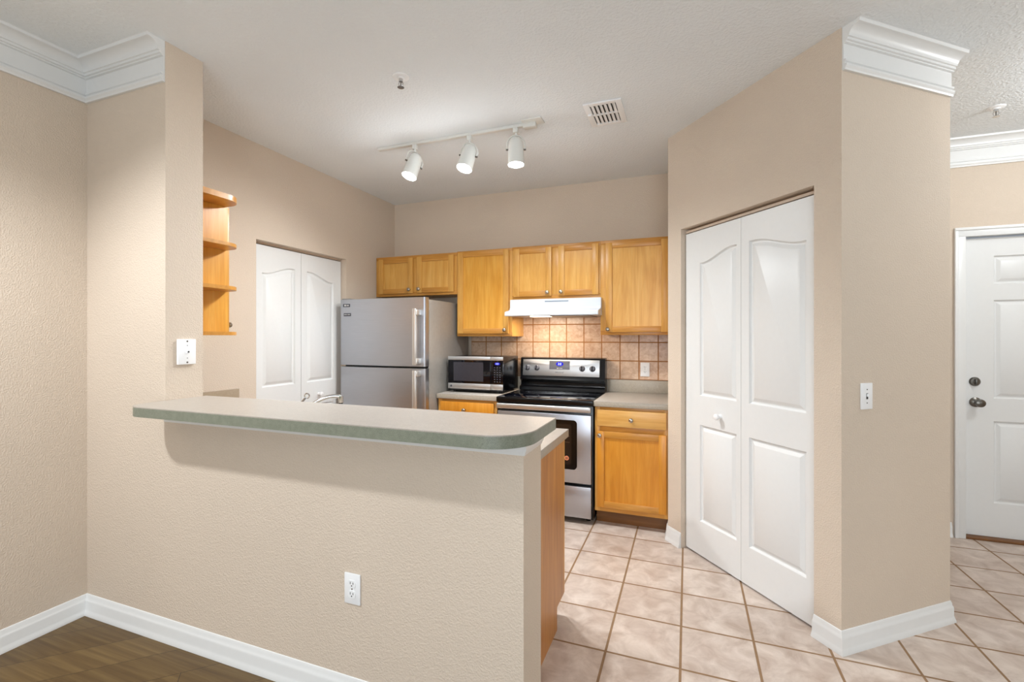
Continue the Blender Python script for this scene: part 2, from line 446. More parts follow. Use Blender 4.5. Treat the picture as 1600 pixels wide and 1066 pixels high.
def frame(origin, ex):
    ex = Vector(ex).normalized(); ez = Vector((0, 0, 1)); ey = ez.cross(ex)
    T = Matrix((ex, ey, ez)).transposed().to_4x4(); T.translation = Vector(origin); return T
def knob_prof(r):
    return [(r*.55, 0), (r*.5, r*.25), (r*.42, r*.8), (r*.8, r*1.15), (r, r*1.5), (r*.95, r*1.85), (r*.6, r*2.05), (0, r*2.1)]

def bifold(name, label, T, W_, Ht, knob_leaf, knob_x, track_mat, hangs):
    root = bpy.data.objects.new(name, None); link(root, None, T.translation); root.location = T.translation
    root['label'] = label; root['category'] = 'door'; root['kind'] = 'structure'
    lw = W_/2-.003
    zb = .012
    for k in (0, 1):
        TT = T @ Matrix.Translation((k*(W_/2)+.0015, 0, zb))
        mb = MB(TT); x0, x1 = .078 if k else .072, lw-(.072 if k else .078)
        x0, x1 = (.062, lw-.086) if k else (.112-.028, lw-.046)
        if hangs == 'pantry': x0, x1 = ((.132, lw-.032) if k == 0 else (.055, lw-.062))
        else: x0, x1 = ((.09, lw-.06) if k == 0 else (.06, lw-.09))
        lo, hi = 1.853-zb, 1.915-zb
        leaf_mesh(mb, lw, Ht-zb, [arch_outline(x0, x1, 1.018-zb, lo if k == 0 else hi, hi if k == 0 else lo), rect_outline(x0, x1, .225-zb, .832-zb)], 1.25, M['door'])
        lf = obj('door_leaf', mb, root)
        if k == knob_leaf:
            kb = MB(TT).lathe((knob_x-k*(W_/2), 0, .911-zb), (0, -1, 0), [(.015, 0), (.011, .006), (.009, .016), (.016, .022), (.019, .03), (.0175, .037), (.011, .041), (0, .042)], M['plastic'])
            obj('knob', kb, lf, 'small round white knob')
    t = MB(T).box(0, W_, .0, .03, Ht+.006, Ht+.02, track_mat)
    obj('track', t, root, 'dark narrow track above the leaves')
    return root
# pantry bifold, set back 3.5 cm in its opening
sb = .035
T = frame(P1+e*(o0+.004)+nin*sb, e)
r = bifold('door_1', 'tall white bifold pantry door in the angled wall at right', T, o1-o0-.008, 2.058, 0, .44-o0, M['trackpaint'], 'pantry')
obj('header_block', MB(T).box(0, .935, .031, .06, 2.062, 2.09, M['closetwood']), r, 'raw wood seen above the leaves')
# closet bifold in the left wall: looking from the room its left end is near us
T = frame((xA-.055, cy0+.004, 0), (0, 1, 0))
bifold('door_2', 'white bifold closet door in the left kitchen wall beside the refrigerator', T, cy1-cy0-.008, 2.052, 1, 3.061-cy0, M['trackpaint'], 'closet')
# linings behind the doors
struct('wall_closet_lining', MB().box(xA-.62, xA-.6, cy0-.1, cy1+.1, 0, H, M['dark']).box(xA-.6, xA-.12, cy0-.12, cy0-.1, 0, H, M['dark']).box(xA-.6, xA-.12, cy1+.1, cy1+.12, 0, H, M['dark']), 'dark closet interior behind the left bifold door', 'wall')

# entry door
dx0, dx1 = 1.789, 2.70
T = frame((dx0, yBack+.035, 0), (1, 0, 0))
root = bpy.data.objects.new('door_3', None); link(root, None, T.translation); root.location = T.translation
root['label'] = 'white six-panel entry door with dark deadbolt and knob at far right'; root['category'] = 'door'; root['kind'] = 'structure'
mb = MB(T); W_ = dx1-dx0
outs = []
for x0, x1 in ((.165, .165+.25), (W_-.165-.25, W_-.165)):
    for z0, z1 in ((1.748, 1.94), (.965, 1.638), (.25, .81)): outs.append(rect_outline(x0, x1, z0-.02, z1-.02))
T2 = T @ Matrix.Translation((.003, 0, .02)); mb = MB(T2)
leaf_mesh(mb, W_-.006, 2.045, outs, 1.25, M['door'], .042)
lf = obj('door_leaf', mb, root)
kb = MB(T).lathe((.066, 0, 1.078), (0, -1, 0), [(.031, 0), (.031, .006), (.026, .013), (.012, .014), (.012, .018), (0, .018)], M['pewter'], 28)
kb.box(.060, .072, -.034, -.016, 1.060, 1.097, M['pewter'], .003)
obj('deadbolt', kb, root, 'round dark pewter thumb-turn deadbolt')
kb = MB(T).lathe((.070, 0, .936), (0, -1, 0), [(.034, 0), (.033, .008), (.024, .014), (.013, .018), (.012, .036), (.022, .044), (.028, .058), (.026, .070), (.014, .076), (0, .077)], M['pewter'], 28)
obj('door_knob', kb, root, 'round dark pewter door knob')
cas = [(0, 0), (.012, 0), (.016, .006), (.013, .02), (.018, .045), (.019, .062), (.012, .066), (0, .066)]
def casing(x0, x1, z1):
    b = MB(); w_ = .062
    # stepped flat casing: boards with a raised outer bead
    for (a0, a1, c0, c1) in ((x0-w_, x0, 0, z1), (x1, x1+w_, 0, z1), (x0-w_, x1+w_, z1, z1+w_)):
        b.box(a0, a1, yBack-.012, yBack, c0, c1, M['trim'], .002)
    b.box(x0-w_, x0-w_+.02, yBack-.02, yBack-.0121, 0, z1+w_-.021, M['trim'], .003).box(x1+w_-.02, x1+w_, yBack-.02, yBack-.0121, 0, z1+w_-.021, M['trim'], .003)
    b.box(x0-w_, x1+w_, yBack-.02, yBack-.0121, z1+w_-.02, z1+w_, M['trim'], .003)
    b.box(x0-.02, x0-.001, yBack+.0005, yBack+.13, 0, z1, M['trim']).box(x1+.001, x1+.02, yBack+.0005, yBack+.13, 0, z1, M['trim']).box(x0-.001, x1+.001, yBack+.0005, yBack+.13, z1+.001, z1+.02, M['trim'])
    return b
struct('trim_5', casing(dx0, dx1, 2.075), 'white casing around the entry door', 'door casing')
struct('trim_6', MB().box(dx0, dx1, yBack-.01, yBack+.12, 0, .018, M['toe'], .004), 'brown threshold under the entry door', 'threshold')

# ------------------------------------------------------------------ raised bar
def bar_outline(r1=.10, r2=.14, y0=1.262, y1=1.632, x0=-2.24, x1=-.445, n=10):
    p = []
    for k in range(n+1):
        a = PI+PI/2*k/n; p.append((x0+r1+r1*math.cos(a), y0+r1+r1*math.sin(a)))
    for k in range(n+1):
        a = -PI/2+PI/2*k/n; p.append((x1-r2+r2*math.cos(a), y0+r2+r2*math.sin(a)))
    p += [(x1, y1), (xc+.001, y1), (xc+.001, yB-.001), (x0, yB-.001)]
    return p
bar = thing('breakfast_bar', 'long raised speckled grey laminate breakfast bar on the half wall', 'bar counter', (-1.35, 1.45, 1.053))
pl = bar_outline()
obj('bar_top', MB().prism(pl, 1.0905, 1.0945, M['laminate'], 'z'), bar)
obj('edge_band', MB().prism(pl, 1.053, 1.0905, M['edge'], 'z'), bar, 'green-grey laminate edge band')

# ------------------------------------------------------------------ cabinets
def shaker(mb, x0, x1, z0, z1, y, th_=.019, st=.052, rail=.045, pm=None):
    """recessed-panel cabinet door, front at y, facing -y"""
    a, c = (M['woodorange'] if y < 3.5 else M['wood']), M['woodh']
    mb.box(x0, x0+st, y, y+th_, z0, z1, a, .0025).box(x1-st, x1, y, y+th_, z0, z1, a, .0025)
    mb.box(x0+st, x1-st, y+.0005, y+th_, z1-rail, z1, c, .002).box(x0+st, x1-st, y+.0005, y+th_, z0, z0+rail, c, .002)
    mb.box(x0+st-.004, x1-st+.004, y+.010, y+th_-.002, z0+rail-.004, z1-rail+.004, pm or M['woodpanel'])
def knob(parent, x, y, z):
    obj('knob', MB().lathe((x, y, z), (0, -1, 0), knob_prof(.0165), M['nickel'], 20), parent, 'round satin nickel knob')
yD, yU = 3.742, 3.762                        # upper door front, upper face frame
def upper(label, x0, x1, z0, z1, doors, side=None):
    t = thing('wall_cabinet', label, 'cabinet', ((x0+x1)/2, yC, z0), 'maple wall cabinets above the counter')
    x0 += .0006; x1 -= .0006
    b = MB().box(x0, x1, yU+.019, yC-.001, z0, z1, M['wood'])
    obj('carcass', b, t)
    f = MB(); zz0 = min(d[2] for d in doors); zz1 = max(d[3] for d in doors)
    f.box(x0, x1, yU, yU+.019, zz1-.012, z1, M['woodh'], .001).box(x0, x1, yU, yU+.019, z0, zz0+.012, M['woodh'], .001)
    xs = [x0]+[v for d in doors for v in (d[0]+.012, d[1]-.012)]+[x1]
    for i in range(0, len(xs), 2): f.box(xs[i], xs[i+1], yU, yU+.019, zz0+.012, zz1-.012, M['wood'], .001)
    obj('face_frame', f, t)
    for d in doors:
        mb = MB(); shaker(mb, d[0], d[1], d[2], d[3], yD, pm=M['woodgold'] if x0 < -1.9 and z0 < 1.5 else None)
        dd = obj('door', mb, t); knob(dd, d[4], yD, d[5])
    return t
upper('short two-door maple wall cabinet above the refrigerator', xA+.002, -1.945, 1.772, 2.150, [(-2.782, -2.402, 1.795, 2.128, -2.432, 1.829), (-2.356, -1.974, 1.795, 2.130, -2.326, 1.829)])
upper('tall single-door maple wall cabinet above the microwave', -1.945, -1.415, 1.392, 2.155, [(-1.931, -1.441, 1.415, 2.142, -1.472, 1.446)])
upper('two-door maple wall cabinet directly above the white range hood', -1.415, -.655, 1.703, 2.158, [(-1.396, -1.060, 1.728, 2.138, -1.090, 1.757), (-1.001, -.668, 1.728, 2.140, -.973, 1.757)])
upper('single-door maple wall cabinet right of the range hood', -.655, P1.x-.002, 1.402, 2.158, [(-.612, -.136, 1.424, 2.138, -.592, 1.446)])

def base_cab(label, x0, x1, dr, doors, kx):
    yf = 3.442
    t = thing('base_cabinet', label, 'cabinet', ((x0+x1)/2, yC-.3, 0))
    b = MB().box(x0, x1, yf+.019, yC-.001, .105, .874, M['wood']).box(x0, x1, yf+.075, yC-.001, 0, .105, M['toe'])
    obj('carcass', b, t)
    f = MB()
    f.box(x0, x0+.035, yf, yf+.019, .105, .874, M['wood'], .001).box(x1-.03, x1, yf, yf+.019, .105, .874, M['wood'], .001)
    for z0, z1 in ((.842, .874), (.69, .74), (.105, .15)): f.box(x0+.035, x1-.03, yf, yf+.019, z0, z1, M['woodh'], .001)
    obj('face_frame', f, t)
    d = MB().box(dr[0], dr[1], 3.422, 3.441, .733, .853, M['drawerwood'] if x0 > -1 else M['woodorange'], .004)
    o = obj('drawer', d, t); knob(o, kx, 3.422, .79)
    mb = MB(); shaker(mb, doors[0], doors[1], .139, .695, 3.422, pm=M['woodorange'])
    o = obj('door', mb, t); knob(o, doors[2], 3.422, .668)
    return t
base_cab('maple base cabinet with drawer and door right of the stainless range', -.640, P1.x-.002, (-.622, -.137), (-.622, -.137, -.600), -.376)
base_cab('maple base cabinet under the microwave, mostly behind the bar', -1.955, -1.424, (-1.930, -1.445), (-1.930, -1.445, -1.475), -1.70)

def countertop(label, x0, x1):
    t = thing('countertop', label, 'countertop', ((x0+x1)/2, 3.75, .876), 'laminate countertops beside the range')
    obj('top', MB().box(x0, x1, 3.415, yC-.001, .9105, .9145, M['laminate'], .001), t)
    obj('edge_band', MB().box(x0, x1, 3.415, yC-.001, .876, .9105, M['laminate_edge'], .001), t, 'taupe laminate edge band')
    obj('backsplash_lip', MB().box(x0, x1, yC-.022, yC-.001, .9145, 1.019, M['laminate_edge'], .002), t)
    return t
countertop('short laminate countertop right of the range', -.645, P1.x-.002)
countertop('short laminate countertop under the microwave', -1.957, -1.418)

# wall tile
b = MB().box(-1.945, P1.x-.001, yC-.008, yC-.0002, 1.0235, 1.6605, M['backsplash'])
struct('wall_backsplash', b, 'square mottled pinkish brown tile backsplash behind the range', 'backsplash')

# sink run behind the half wall
t = thing('sink_cabinet', 'maple base cabinet behind the half wall, its end panel facing the aisle', 'cabinet', (-1.7, 1.95, 0))
yk = yK+.017
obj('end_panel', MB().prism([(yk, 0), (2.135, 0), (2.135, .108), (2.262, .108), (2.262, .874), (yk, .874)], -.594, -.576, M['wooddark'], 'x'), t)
obj('carcass', MB().prism([(yk, 0), (2.13, 0), (2.13, .108), (2.243, .108), (2.243, .874), (yk, .874)], xA+.002, -.5945, M['wood'], 'x'), t)
obj('face_frame', MB().box(xA+.03, -.576, 2.2625, 2.279, .108, .874, M['wood'], .001), t)
t = thing('sink_countertop', 'lower laminate countertop sticking out behind the end of the raised bar', 'countertop', (-1.7, 1.95, .876))
obj('top', MB().box(xA+.002, -.569, yk, 2.335, .9105, .9145, M['laminate'], .001), t)
obj('edge_band', MB().box(xA+.002, -.569, yk, 2.335, .876, .9105, M['laminate_edge'], .001), t, 'taupe laminate edge band')
obj('side_splash', MB().box(xA+.001, xA+.021, yk, 2.272, .9145, 1.041, M['splash'], .002), t, 'brown laminate splash strip against the left wall')

# corner cabinet seen past the column and its open rounded shelves
t = thing('wall_cabinet', 'narrow maple wall cabinet behind the open rounded shelves at left', 'cabinet', (-2.62, 1.75, 1.395))
xp = -2.421
obj('carcass', MB().box(xA+.002, xp-.002, yK+.001, 1.885, 1.396, 2.13, M['wood']), t)
d = obj('door', MB().box(xA+.02, xp-.006, 1.886, 1.905, 1.41, 2.115, M['wood'], .003), t)
obj('knob', MB().lathe((-2.455, 1.905, 1.455), (0, 1, 0), knob_prof(.0155), M['nickel'], 20), d, 'round satin nickel knob')
t = thing('open_corner_shelf', 'open maple shelf unit with rounded shelves on the left wall stub', 'shelf', (-2.33, yK, 1.395))
obj('side_panel', MB().box(xp-.001, xp+.012, yK+.001, 1.88, 1.414, 2.109, M['woodgold']), t)
def shelf_poly(n=12, xo=-2.262, r=.105, ye=1.872):
    p = [(xp-.001, yK+.001), (xo, yK+.001)]
    for k in range(n+1):
        a = PI/2*k/n; p.append((xo-r+r*math.cos(a), ye-r+r*math.sin(a)))
    p.append((xp-.001, ye))
    return p
for z0, z1 in ((2.110, 2.139), (1.868, 1.886), (1.637, 1.656), (1.395, 1.4135)):
    obj('shelf', MB().prism(shelf_poly(), z0, z1, M['woodh'], 'z'), t)

# ------------------------------------------------------------------ refrigerator
fx0, fx1, fy = -2.806, -1.962, 3.240
t = thing('refrigerator', 'stainless top-freezer refrigerator beside the closet door', 'refrigerator', ((fx0+fx1)/2, 3.6, 0))
b = MB().box(fx0+.004, fx1-.004, 3.310, 4.03, .03, 1.692, M['fridge_side'], .004)
for x in (fx0+.06, fx1-.06):
    for y in (3.37, 3.96): b.cyl((x, y, 0), (x, y, .035), .02, M['black'])
obj('body', b, t, 'grey steel sides')
obj('gasket', MB().box(fx0+.012, fx1-.012, 3.297, 3.3098, .09, 1.687, M['black']), t)
def fridge_door(z0, z1):
    pts = []; n = 12; r = .016
    # slightly bowed front with rounded vertical edges
    for k in range(9):
        a = PI+PI/2*k/8; pts.append((fx0+r+r*math.cos(a), fy+r+r*math.sin(a)))
    for k in range(1, 12):
        u = k/12; pts.append((fx0+r+(fx1-fx0-2*r)*u, fy-.006*math.sin(PI*u)))
    for k in range(9):
        a = -PI/2+PI/2*k/8; pts.append((fx1-r+r*math.cos(a), fy+r+r*math.sin(a)))
    pts += [(fx1, 3.2965), (fx0, 3.2965)]
    return MB().prism(pts, z0, z1, M['steel'], 'z')
d1 = obj('freezer_door', fridge_door(1.147, 1.706), t, smooth=.5)
d2 = obj('fresh_food_door', fridge_door(.10, 1.131), t, smooth=.5)
def fhandle(za, zb_, parent):
    x = -2.026; y = 3.185; b = MB()
    b.box(x-.017, x+.017, y-.012, y+.014, za, zb_, M['handle'], .007, 3)
    zt = zb_ if za > 1.1 else za
    s_ = -1 if za > 1.1 else 1
    for z in (za+.03, zb_-.03): b.box(x-.017, x+.028, y-.008, fy+.002, z-.024, z+.024, M['handle'], .007, 3)
    return obj('handle', b, parent, 'long vertical satin bar handle')
fhandle(1.160, 1.612, d1); fhandle(.62, 1.122, d2)
b = MB().box(-2.7705, -2.6975, fy-.004, fy+.0005, 1.642, 1.668, M['greyprint'], .0015).box(-2.7575, -2.7375, fy-.0048, fy-.004, 1.648, 1.662, M['steelbright']).box(-2.7315, -2.7075, fy-.0048, fy-.004, 1.650, 1.660, M['steelbright'])
obj('badge', b, d1, 'small dark badge at the top left of the door')
b = MB().box(-2.7635, -2.6875, fy-.0045, fy+.0005, 1.563, 1.589, M['greyprint'], .0015).box(-2.7575, -2.7275, fy-.0053, fy-.0045, 1.574, 1.580, M['steelbright']).box(-2.7215, -2.6955, fy-.0053, fy-.0045, 1.574, 1.580, M['steelbright'])
obj('badge', b, d1, 'second small dark badge below the first')
obj('hinge_cover', MB().box(fx0+.01, fx0+.09, 3.25, 3.34, 1.7065, 1.716, M['fridge_side'], .004), t)

# ------------------------------------------------------------------ range
rx0, rx1 = -1.411, -.650
t = thing('electric_range', 'stainless and black freestanding electric range between the base cabinets', 'stove', ((rx0+rx1)/2, 3.7, 0))
b = MB().box(rx0, rx1, 3.432, 4.045, .03, .872, M['black'], .003)
for x in (rx0+.05, rx1-.05):
    for y in (3.5, 3.98): b.cyl((x, y, 0), (x, y, .032), .018, M['black'])
obj('body', b, t, 'black enamel sides')
b = MB().box(rx0-.003, rx1+.003, 3.398, 3.955, .874, .9155, M['black'], .006, 3)
ck = obj('cooktop', b, t, 'glossy black glass cooktop')
obj('cooktop_glass', MB().box(rx0+.012, rx1-.012, 3.412, 3.93, .9155, .9175, M['glass'], .001), ck)
for cx, cy, rr in ((-1.21, 3.55, .10), (-.85, 3.56, .088), (-1.20, 3.80, .078), (-.86, 3.80, .10)):
    n = 48; vs = []; fs = []; b = MB()
    for k in range(n):
        a = 2*PI*k/n
        for r_ in (rr, rr-.003): vs.append((cx+r_*math.cos(a), cy+r_*math.sin(a), .9178))
    for k in range(n): k2 = (k+1) % n; fs.append([2*k, 2*k2, 2*k2+1, 2*k+1])
    b.raw(vs, fs, M['greyprint'])
    obj('burner_ring', b, ck, 'faint grey burner outline')
# backguard: black housing with sloped lower shelf, stainless fascia
b = MB().prism([(3.925, .9185), (4.045, .9185), (4.045, 1.203), (4.0, 1.206), (3.968, 1.198), (3.950, 1.035), (3.945, 1.012), (3.975, .985), (3.975, .962), (3.93, .944)], rx0+.004, rx1, M['black'], 'x', )
bg = obj('backguard', b, t, 'black control backguard with stainless fascia')
bsl = (1.198-1.035)/(3.968-3.950)
Tb = Matrix.Translation((0, 3.949, 1.043)) @ Matrix.Rotation(-math.atan(1/bsl), 4, 'X')
b = MB(Tb).box(rx0+.028, rx1-.046, -.004, .002, 0, .144, M['steelbright'], .0015)
obj('fascia', b, bg, 'brushed stainless control fascia')
obj('control_display', MB(Tb).box(-1.137, -.954, -.0065, -.0045, .058, .132, M['panelgrey'], .001), bg, 'grey touch panel with lit blue clock')
obj('clock_window', MB(Tb).prism([(-1.044+.034*math.cos(2*PI*k/24), .106+.019*math.sin(2*PI*k/24)) for k in range(24)], -.0075, -.006, M['blue'], 'y'), bg, 'lit blue oval clock window')
R90 = Matrix.Rotation(PI/2, 4, 'X')
text('clock_digits', '2:2', .026, Tb @ Matrix.Translation((-1.044, -.0079, .106)) @ R90, M['digit'], bg)
text('touch_key_print', 'BAKE  COOK', .0085, Tb @ Matrix.Translation((-1.044, -.0067, .068)) @ R90, M['plastic'], bg, .0002)
text('maker_lettering', 'Whirlpool', .018, Tb @ Matrix.Translation((-1.046, -.0042, .032)) @ R90, M['greyprint'], bg, .0002)
for x in (-1.341, -1.252, -.845, -.756):
    kb = MB(Tb).lathe((x, -.004, .07), (0, -1, 0), [(.026, 0), (.026, .003), (.021, .005), (.020, .020), (.017, .023), (0, .023)], M['panelgrey'], 28)
    kb.box(x-.0045, x+.0045, -.034, -.026, .07-.02, .07+.02, M['black'], .002)
    obj('control_knob', kb, bg, 'round dark burner knob')
# door, drawer
b = MB().box(rx0+.01, rx1-.011, 3.398, 3.428, .300, .808, M['steel'], .004)
dr = obj('oven_door', b, t)
def rrect(x0, x1, z0, z1, r, n=6):
    p = []
    for cx, cz_, a0 in ((x1-r, z1-r, 0), (x0+r, z1-r, PI/2), (x0+r, z0+r, PI), (x1-r, z0+r, 1.5*PI)):
        for k in range(n+1): a = a0+PI/2*k/n; p.append((cx+r*math.cos(a), cz_+r*math.sin(a)))
    return p
obj('oven_window', MB().prism(rrect(rx0+.115, -.765, .40, .766, .028), 3.3945, 3.3985, M['black'], 'y'), dr, 'dark oven window with rounded corners')
obj('window_glass', MB().prism(rrect(rx0+.155, -.808, .435, .735, .012), 3.3935, 3.3945, M['ovenglass'], 'y'), dr)
b = MB()
for z in (.60, .645): b.box(rx0+.17, -.82, 3.3928, 3.3934, z, z+.003, M['pewter'])
obj('oven_rack_lines', b, dr)
b = MB().prism([(-.842+.017*math.cos(2*PI*k/24), .483+.017*math.sin(2*PI*k/24)) for k in range(24)], 3.3925, 3.3935, M['orange'], 'y')
stk = obj('sticker', b, dr, 'round orange sticker with black mark')
b = MB().tube([(-.842+.008*math.cos(a), 3.3922, .483+.008*math.sin(a)) for a in [2*PI*k/20 for k in range(20)]], .0012, M['black'], 6).box(-.850, -.834, 3.3918, 3.3925, .4815, .4845, M['black'])
obj('sticker_mark', b, stk)
b = MB().box(rx0+.01, rx1-.011, 3.372, 3.392, .829, .868, M['steelbright'], .006, 3)
for x in (rx0+.05, rx1-.05): b.box(x-.02, x+.02, 3.39, 3.43, .832, .862, M['steel'])
obj('handle', b, dr, 'wide flat stainless oven handle')
obj('storage_drawer', MB().box(rx0+.01, rx1-.011, 3.400, 3.430, .045, .277, M['steel'], .005), t)

# ------------------------------------------------------------------ range hood
t = thing('range_hood', 'white under-cabinet range hood above the stove', 'range hood', (-1.03, 3.85, 1.56))
pr = [(yC-.009, 1.560), (3.600, 1.560), (3.584, 1.556), (3.578, 1.562), (3.578, 1.588), (3.60, 1.597), (3.662, 1.606), (3.690, 1.616), (3.703, 1.634), (3.706, 1.701), (yC-.009, 1.701)]
obj('shell', MB().prism(pr, -1.412, -.642, M['hood'], 'x', ), t, smooth=.5)
b = MB().box(-1.105, -.905, 3.7035, 3.708, 1.674, 1.686, M['greyvent'], .001)
obj('vent_slot', b, t, 'narrow grey slot on the front')
obj('lamp_lens', MB().box(-1.22, -1.06, 3.66, 3.76, 1.551, 1.5598, M['hoodlamp'], .002), t, 'lit warm lamp lens underneath')
obj('filter', MB().box(-1.04, -.72, 3.63, 3.98, 1.553, 1.5598, M['pewter'], .002), t, 'metal grease filter underneath')
lamp('AREA', 'hood_lamp_light', (-1.10, 3.72, 1.548), 5.5, (1, .87, .72), (.34, .10), (-1.06, 3.85, 0))

# ------------------------------------------------------------------ microwave
mx0, mx1, my = -1.927, -1.419, 3.56
t = thing('microwave', 'black and stainless countertop microwave beside the refrigerator', 'microwave', ((mx0+mx1)/2, 3.75, .915))
b = MB().box(mx0+.003, mx1-.003, my+.018, 3.93, .930, 1.218, M['black'], .004)
for x in (mx0+.04, mx1-.04):
    for y in (my+.05, 3.88): b.cyl((x, y, .9150), (x, y, .932), .014, M['black'])
obj('body', b, t)
obj('door', MB().box(mx0, -1.532, my, my+.018, .932, 1.220, M['glass'], .003), t, 'black glass door')
obj('control_panel', MB().box(-1.5305, mx1, my, my+.018, .932, 1.220, M['glass'], .003), t, 'black keypad panel')
obj('upper_band', MB().box(mx0, -1.532, my-.003, my+.0005, 1.190, 1.220, M['steelbright'], .001).box(-1.5305, mx1, my-.003, my+.0005, 1.190, 1.220, M['steelbright'], .001), t, 'brushed stainless band above the glass')
obj('lower_band', MB().box(mx0, -1.532, my-.003, my+.0005, .945, .992, M['steelbright'], .001).box(-1.5305, mx1, my-.003, my+.0005, .945, .992, M['steelbright'], .001), t, 'brushed stainless band below the glass')
obj('window', MB().box(mx0+.052, -1.597, my-.0015, my, 1.012, 1.172, M['mwscreen']), t, 'dark grey mesh window')
obj('display', MB().prism([(-1.470+.024*math.cos(2*PI*k/24), 1.163+.011*math.sin(2*PI*k/24)) for k in range(24)], my-.002, my-.0005, M['blue'], 'y'), t, 'small lit blue clock')
text('display_digits', '2:21', .016, Matrix.Translation((-1.470, my-.0024, 1.163)) @ R90, M['digit'], t)
b = MB()
for i in range(3):
    for j in range(7): b.box(-1.499+i*.024, -1.490+i*.024, my-.001, my, 1.128-j*.0195, 1.134-j*.0195, M['panelgrey'])
obj('keypad_print', b, t)
obj('logo', MB().lathe((mx0+.03, my-.003, .968), (0, -1, 0), [(.009, 0), (.009, .0008), (0, .0008)], M['greyprint'], 20), t, 'small round dark logo')

# ------------------------------------------------------------------ faucet on the sink counter
t = thing('faucet', 'chrome kitchen faucet spout just above the raised bar', 'faucet', (-1.72, 1.76, .9145))
obj('base', MB().lathe((-1.78, 1.74, .9152), (0, 0, 1), [(.03, 0), (.03, .008), (.022, .016), (.020, .08), (.016, .09), (0, .092)], M['chrome']), t)
sp = []
for k in range(15):
    u = k/14; sp.append((-1.78+.175*u, 1.74+.11*u, .99+.105*math.sin(u*PI*.56)))
sp.append((-1.600, 1.853, 1.088))
obj('spout', MB().tube(sp, [.012]*6+[.0095]*10, M['chrome'], 12), t, 'arched chrome spout')
obj('nozzle', MB().cyl((-1.600, 1.853, 1.094), (-1.600, 1.853, 1.062), .012, M['chrome']).cyl((-1.600, 1.853, 1.063), (-1.600, 1.853, 1.057), .0105, M['black']), t, 'dark tip at the spout end')
lv = MB().tube([(-1.800, 1.755, .995), (-1.79, 1.775, 1.045), (-1.764, 1.79, 1.083)], [.007, .006, .005], M['chrome'], 8)
c0 = Vector((-1.757, 1.795, 1.095))
lv.tube([c0+Vector((.011*math.cos(a), .004*math.cos(a), .012*math.sin(a))) for a in [2*PI*k/16 for k in range(17)]], .003, M['chrome'], 8)
obj('lever', lv, t, 'looped chrome lever handle')

# ------------------------------------------------------------------ wall plates
def plate_T(o, ex): return frame(o, ex)
def outlet(label, T, group=None):
    t = thing('electrical_outlet', label, 'outlet', tuple(T.translation))
    obj('cover_plate', MB(T).box(-.0365, .0365, -.0065, 0, -.058, .058, M['plastic'], .003), t)
    for zc_ in (-.0195, .0195):
        p = []
        for k in range(24):
            a = 2*PI*k/24; p.append((.0172*math.cos(a), zc_+max(-.0135, min(.0135, .0172*math.sin(a)))))
        rc = obj('receptacle', MB(T).prism(p, -.0088, -.0064, M['plastic'], 'y'), t)
        b = MB(T).box(-.0075, -.0050, -.0091, -.0087, zc_-.001, zc_+.008, M['slot']).box(.0050, .0075, -.0091, -.0087, zc_-.001, zc_+.007, M['slot'])
        b.lathe((0, -.0088, zc_-.0065), (0, -1, 0), [(.0026, 0), (.0026, .0004)], M['slot'], 12)
        obj('slots', b, rc)
    obj('screw', MB(T).lathe((0, -.0065, 0), (0, -1, 0), [(.003, 0), (.0025, .0012), (0, .0014)], M['nickel'], 12), t)
    return t
outlet('white duplex outlet low on the half wall under the bar', plate_T((-1.184, yB, .435), (1, 0, 0)))
outlet('white duplex outlet on the tile backsplash right of the range', plate_T((-.333, yC-.008, 1.112), (1, 0, 0)))
# telephone jack plate on the column side
T = plate_T((xc, 1.5295, 1.3155), (0, 1, 0))
t = thing('wall_jack_plate', 'white wall jack plate on the column side above the bar', 'wall plate', tuple(T.translation))
obj('cover_plate', MB(T).box(-.043, .043, -.013, 0, -.060, .060, M['plastic'], .004), t)
obj('jack', MB(T).box(-.007, .007, -.019, -.012, -.008, .008, M['plastic'], .0015).box(-.002, .0055, -.0195, -.0188, -.004, .004, M['slot']), t, 'small square jack with dark socket')
for z in (-.050, .050): obj('screw', MB(T).lathe((0, -.013, z), (0, -1, 0), [(.0045, 0), (.004, .001), (0, .0015)], M['pewter'], 12), t)
for z in (-.030, .030): obj('mounting_hole', MB(T).lathe((0, -.013, z), (0, -1, 0), [(.0022, 0), (.002, .0008), (0, .001)], M['slot'], 10), t)
# light switch on the pillar face
T = plate_T(P2+g*.150+Vector((0, 0, 1.121)), g)
t = thing('light_switch', 'white toggle light switch on the right pillar', 'light switch', tuple(T.translation))
obj('cover_plate', MB(T).box(-.0365, .0365, -.0065, 0, -.059, .059, M['plastic'], .003), t)
obj('toggle', MB(T).box(-.0052, .0052, -.0075, -.006, -.013, .013, M['slot']).box(-.0042, .0042, -.018, -.007, -.002, .011, M['plastic'], .0015), t)
for z in (-.03, .03): obj('screw', MB(T).lathe((0, -.0065, z), (0, -1, 0), [(.003, 0), (.0025, .001), (0, .0012)], M['pewter'], 12), t)

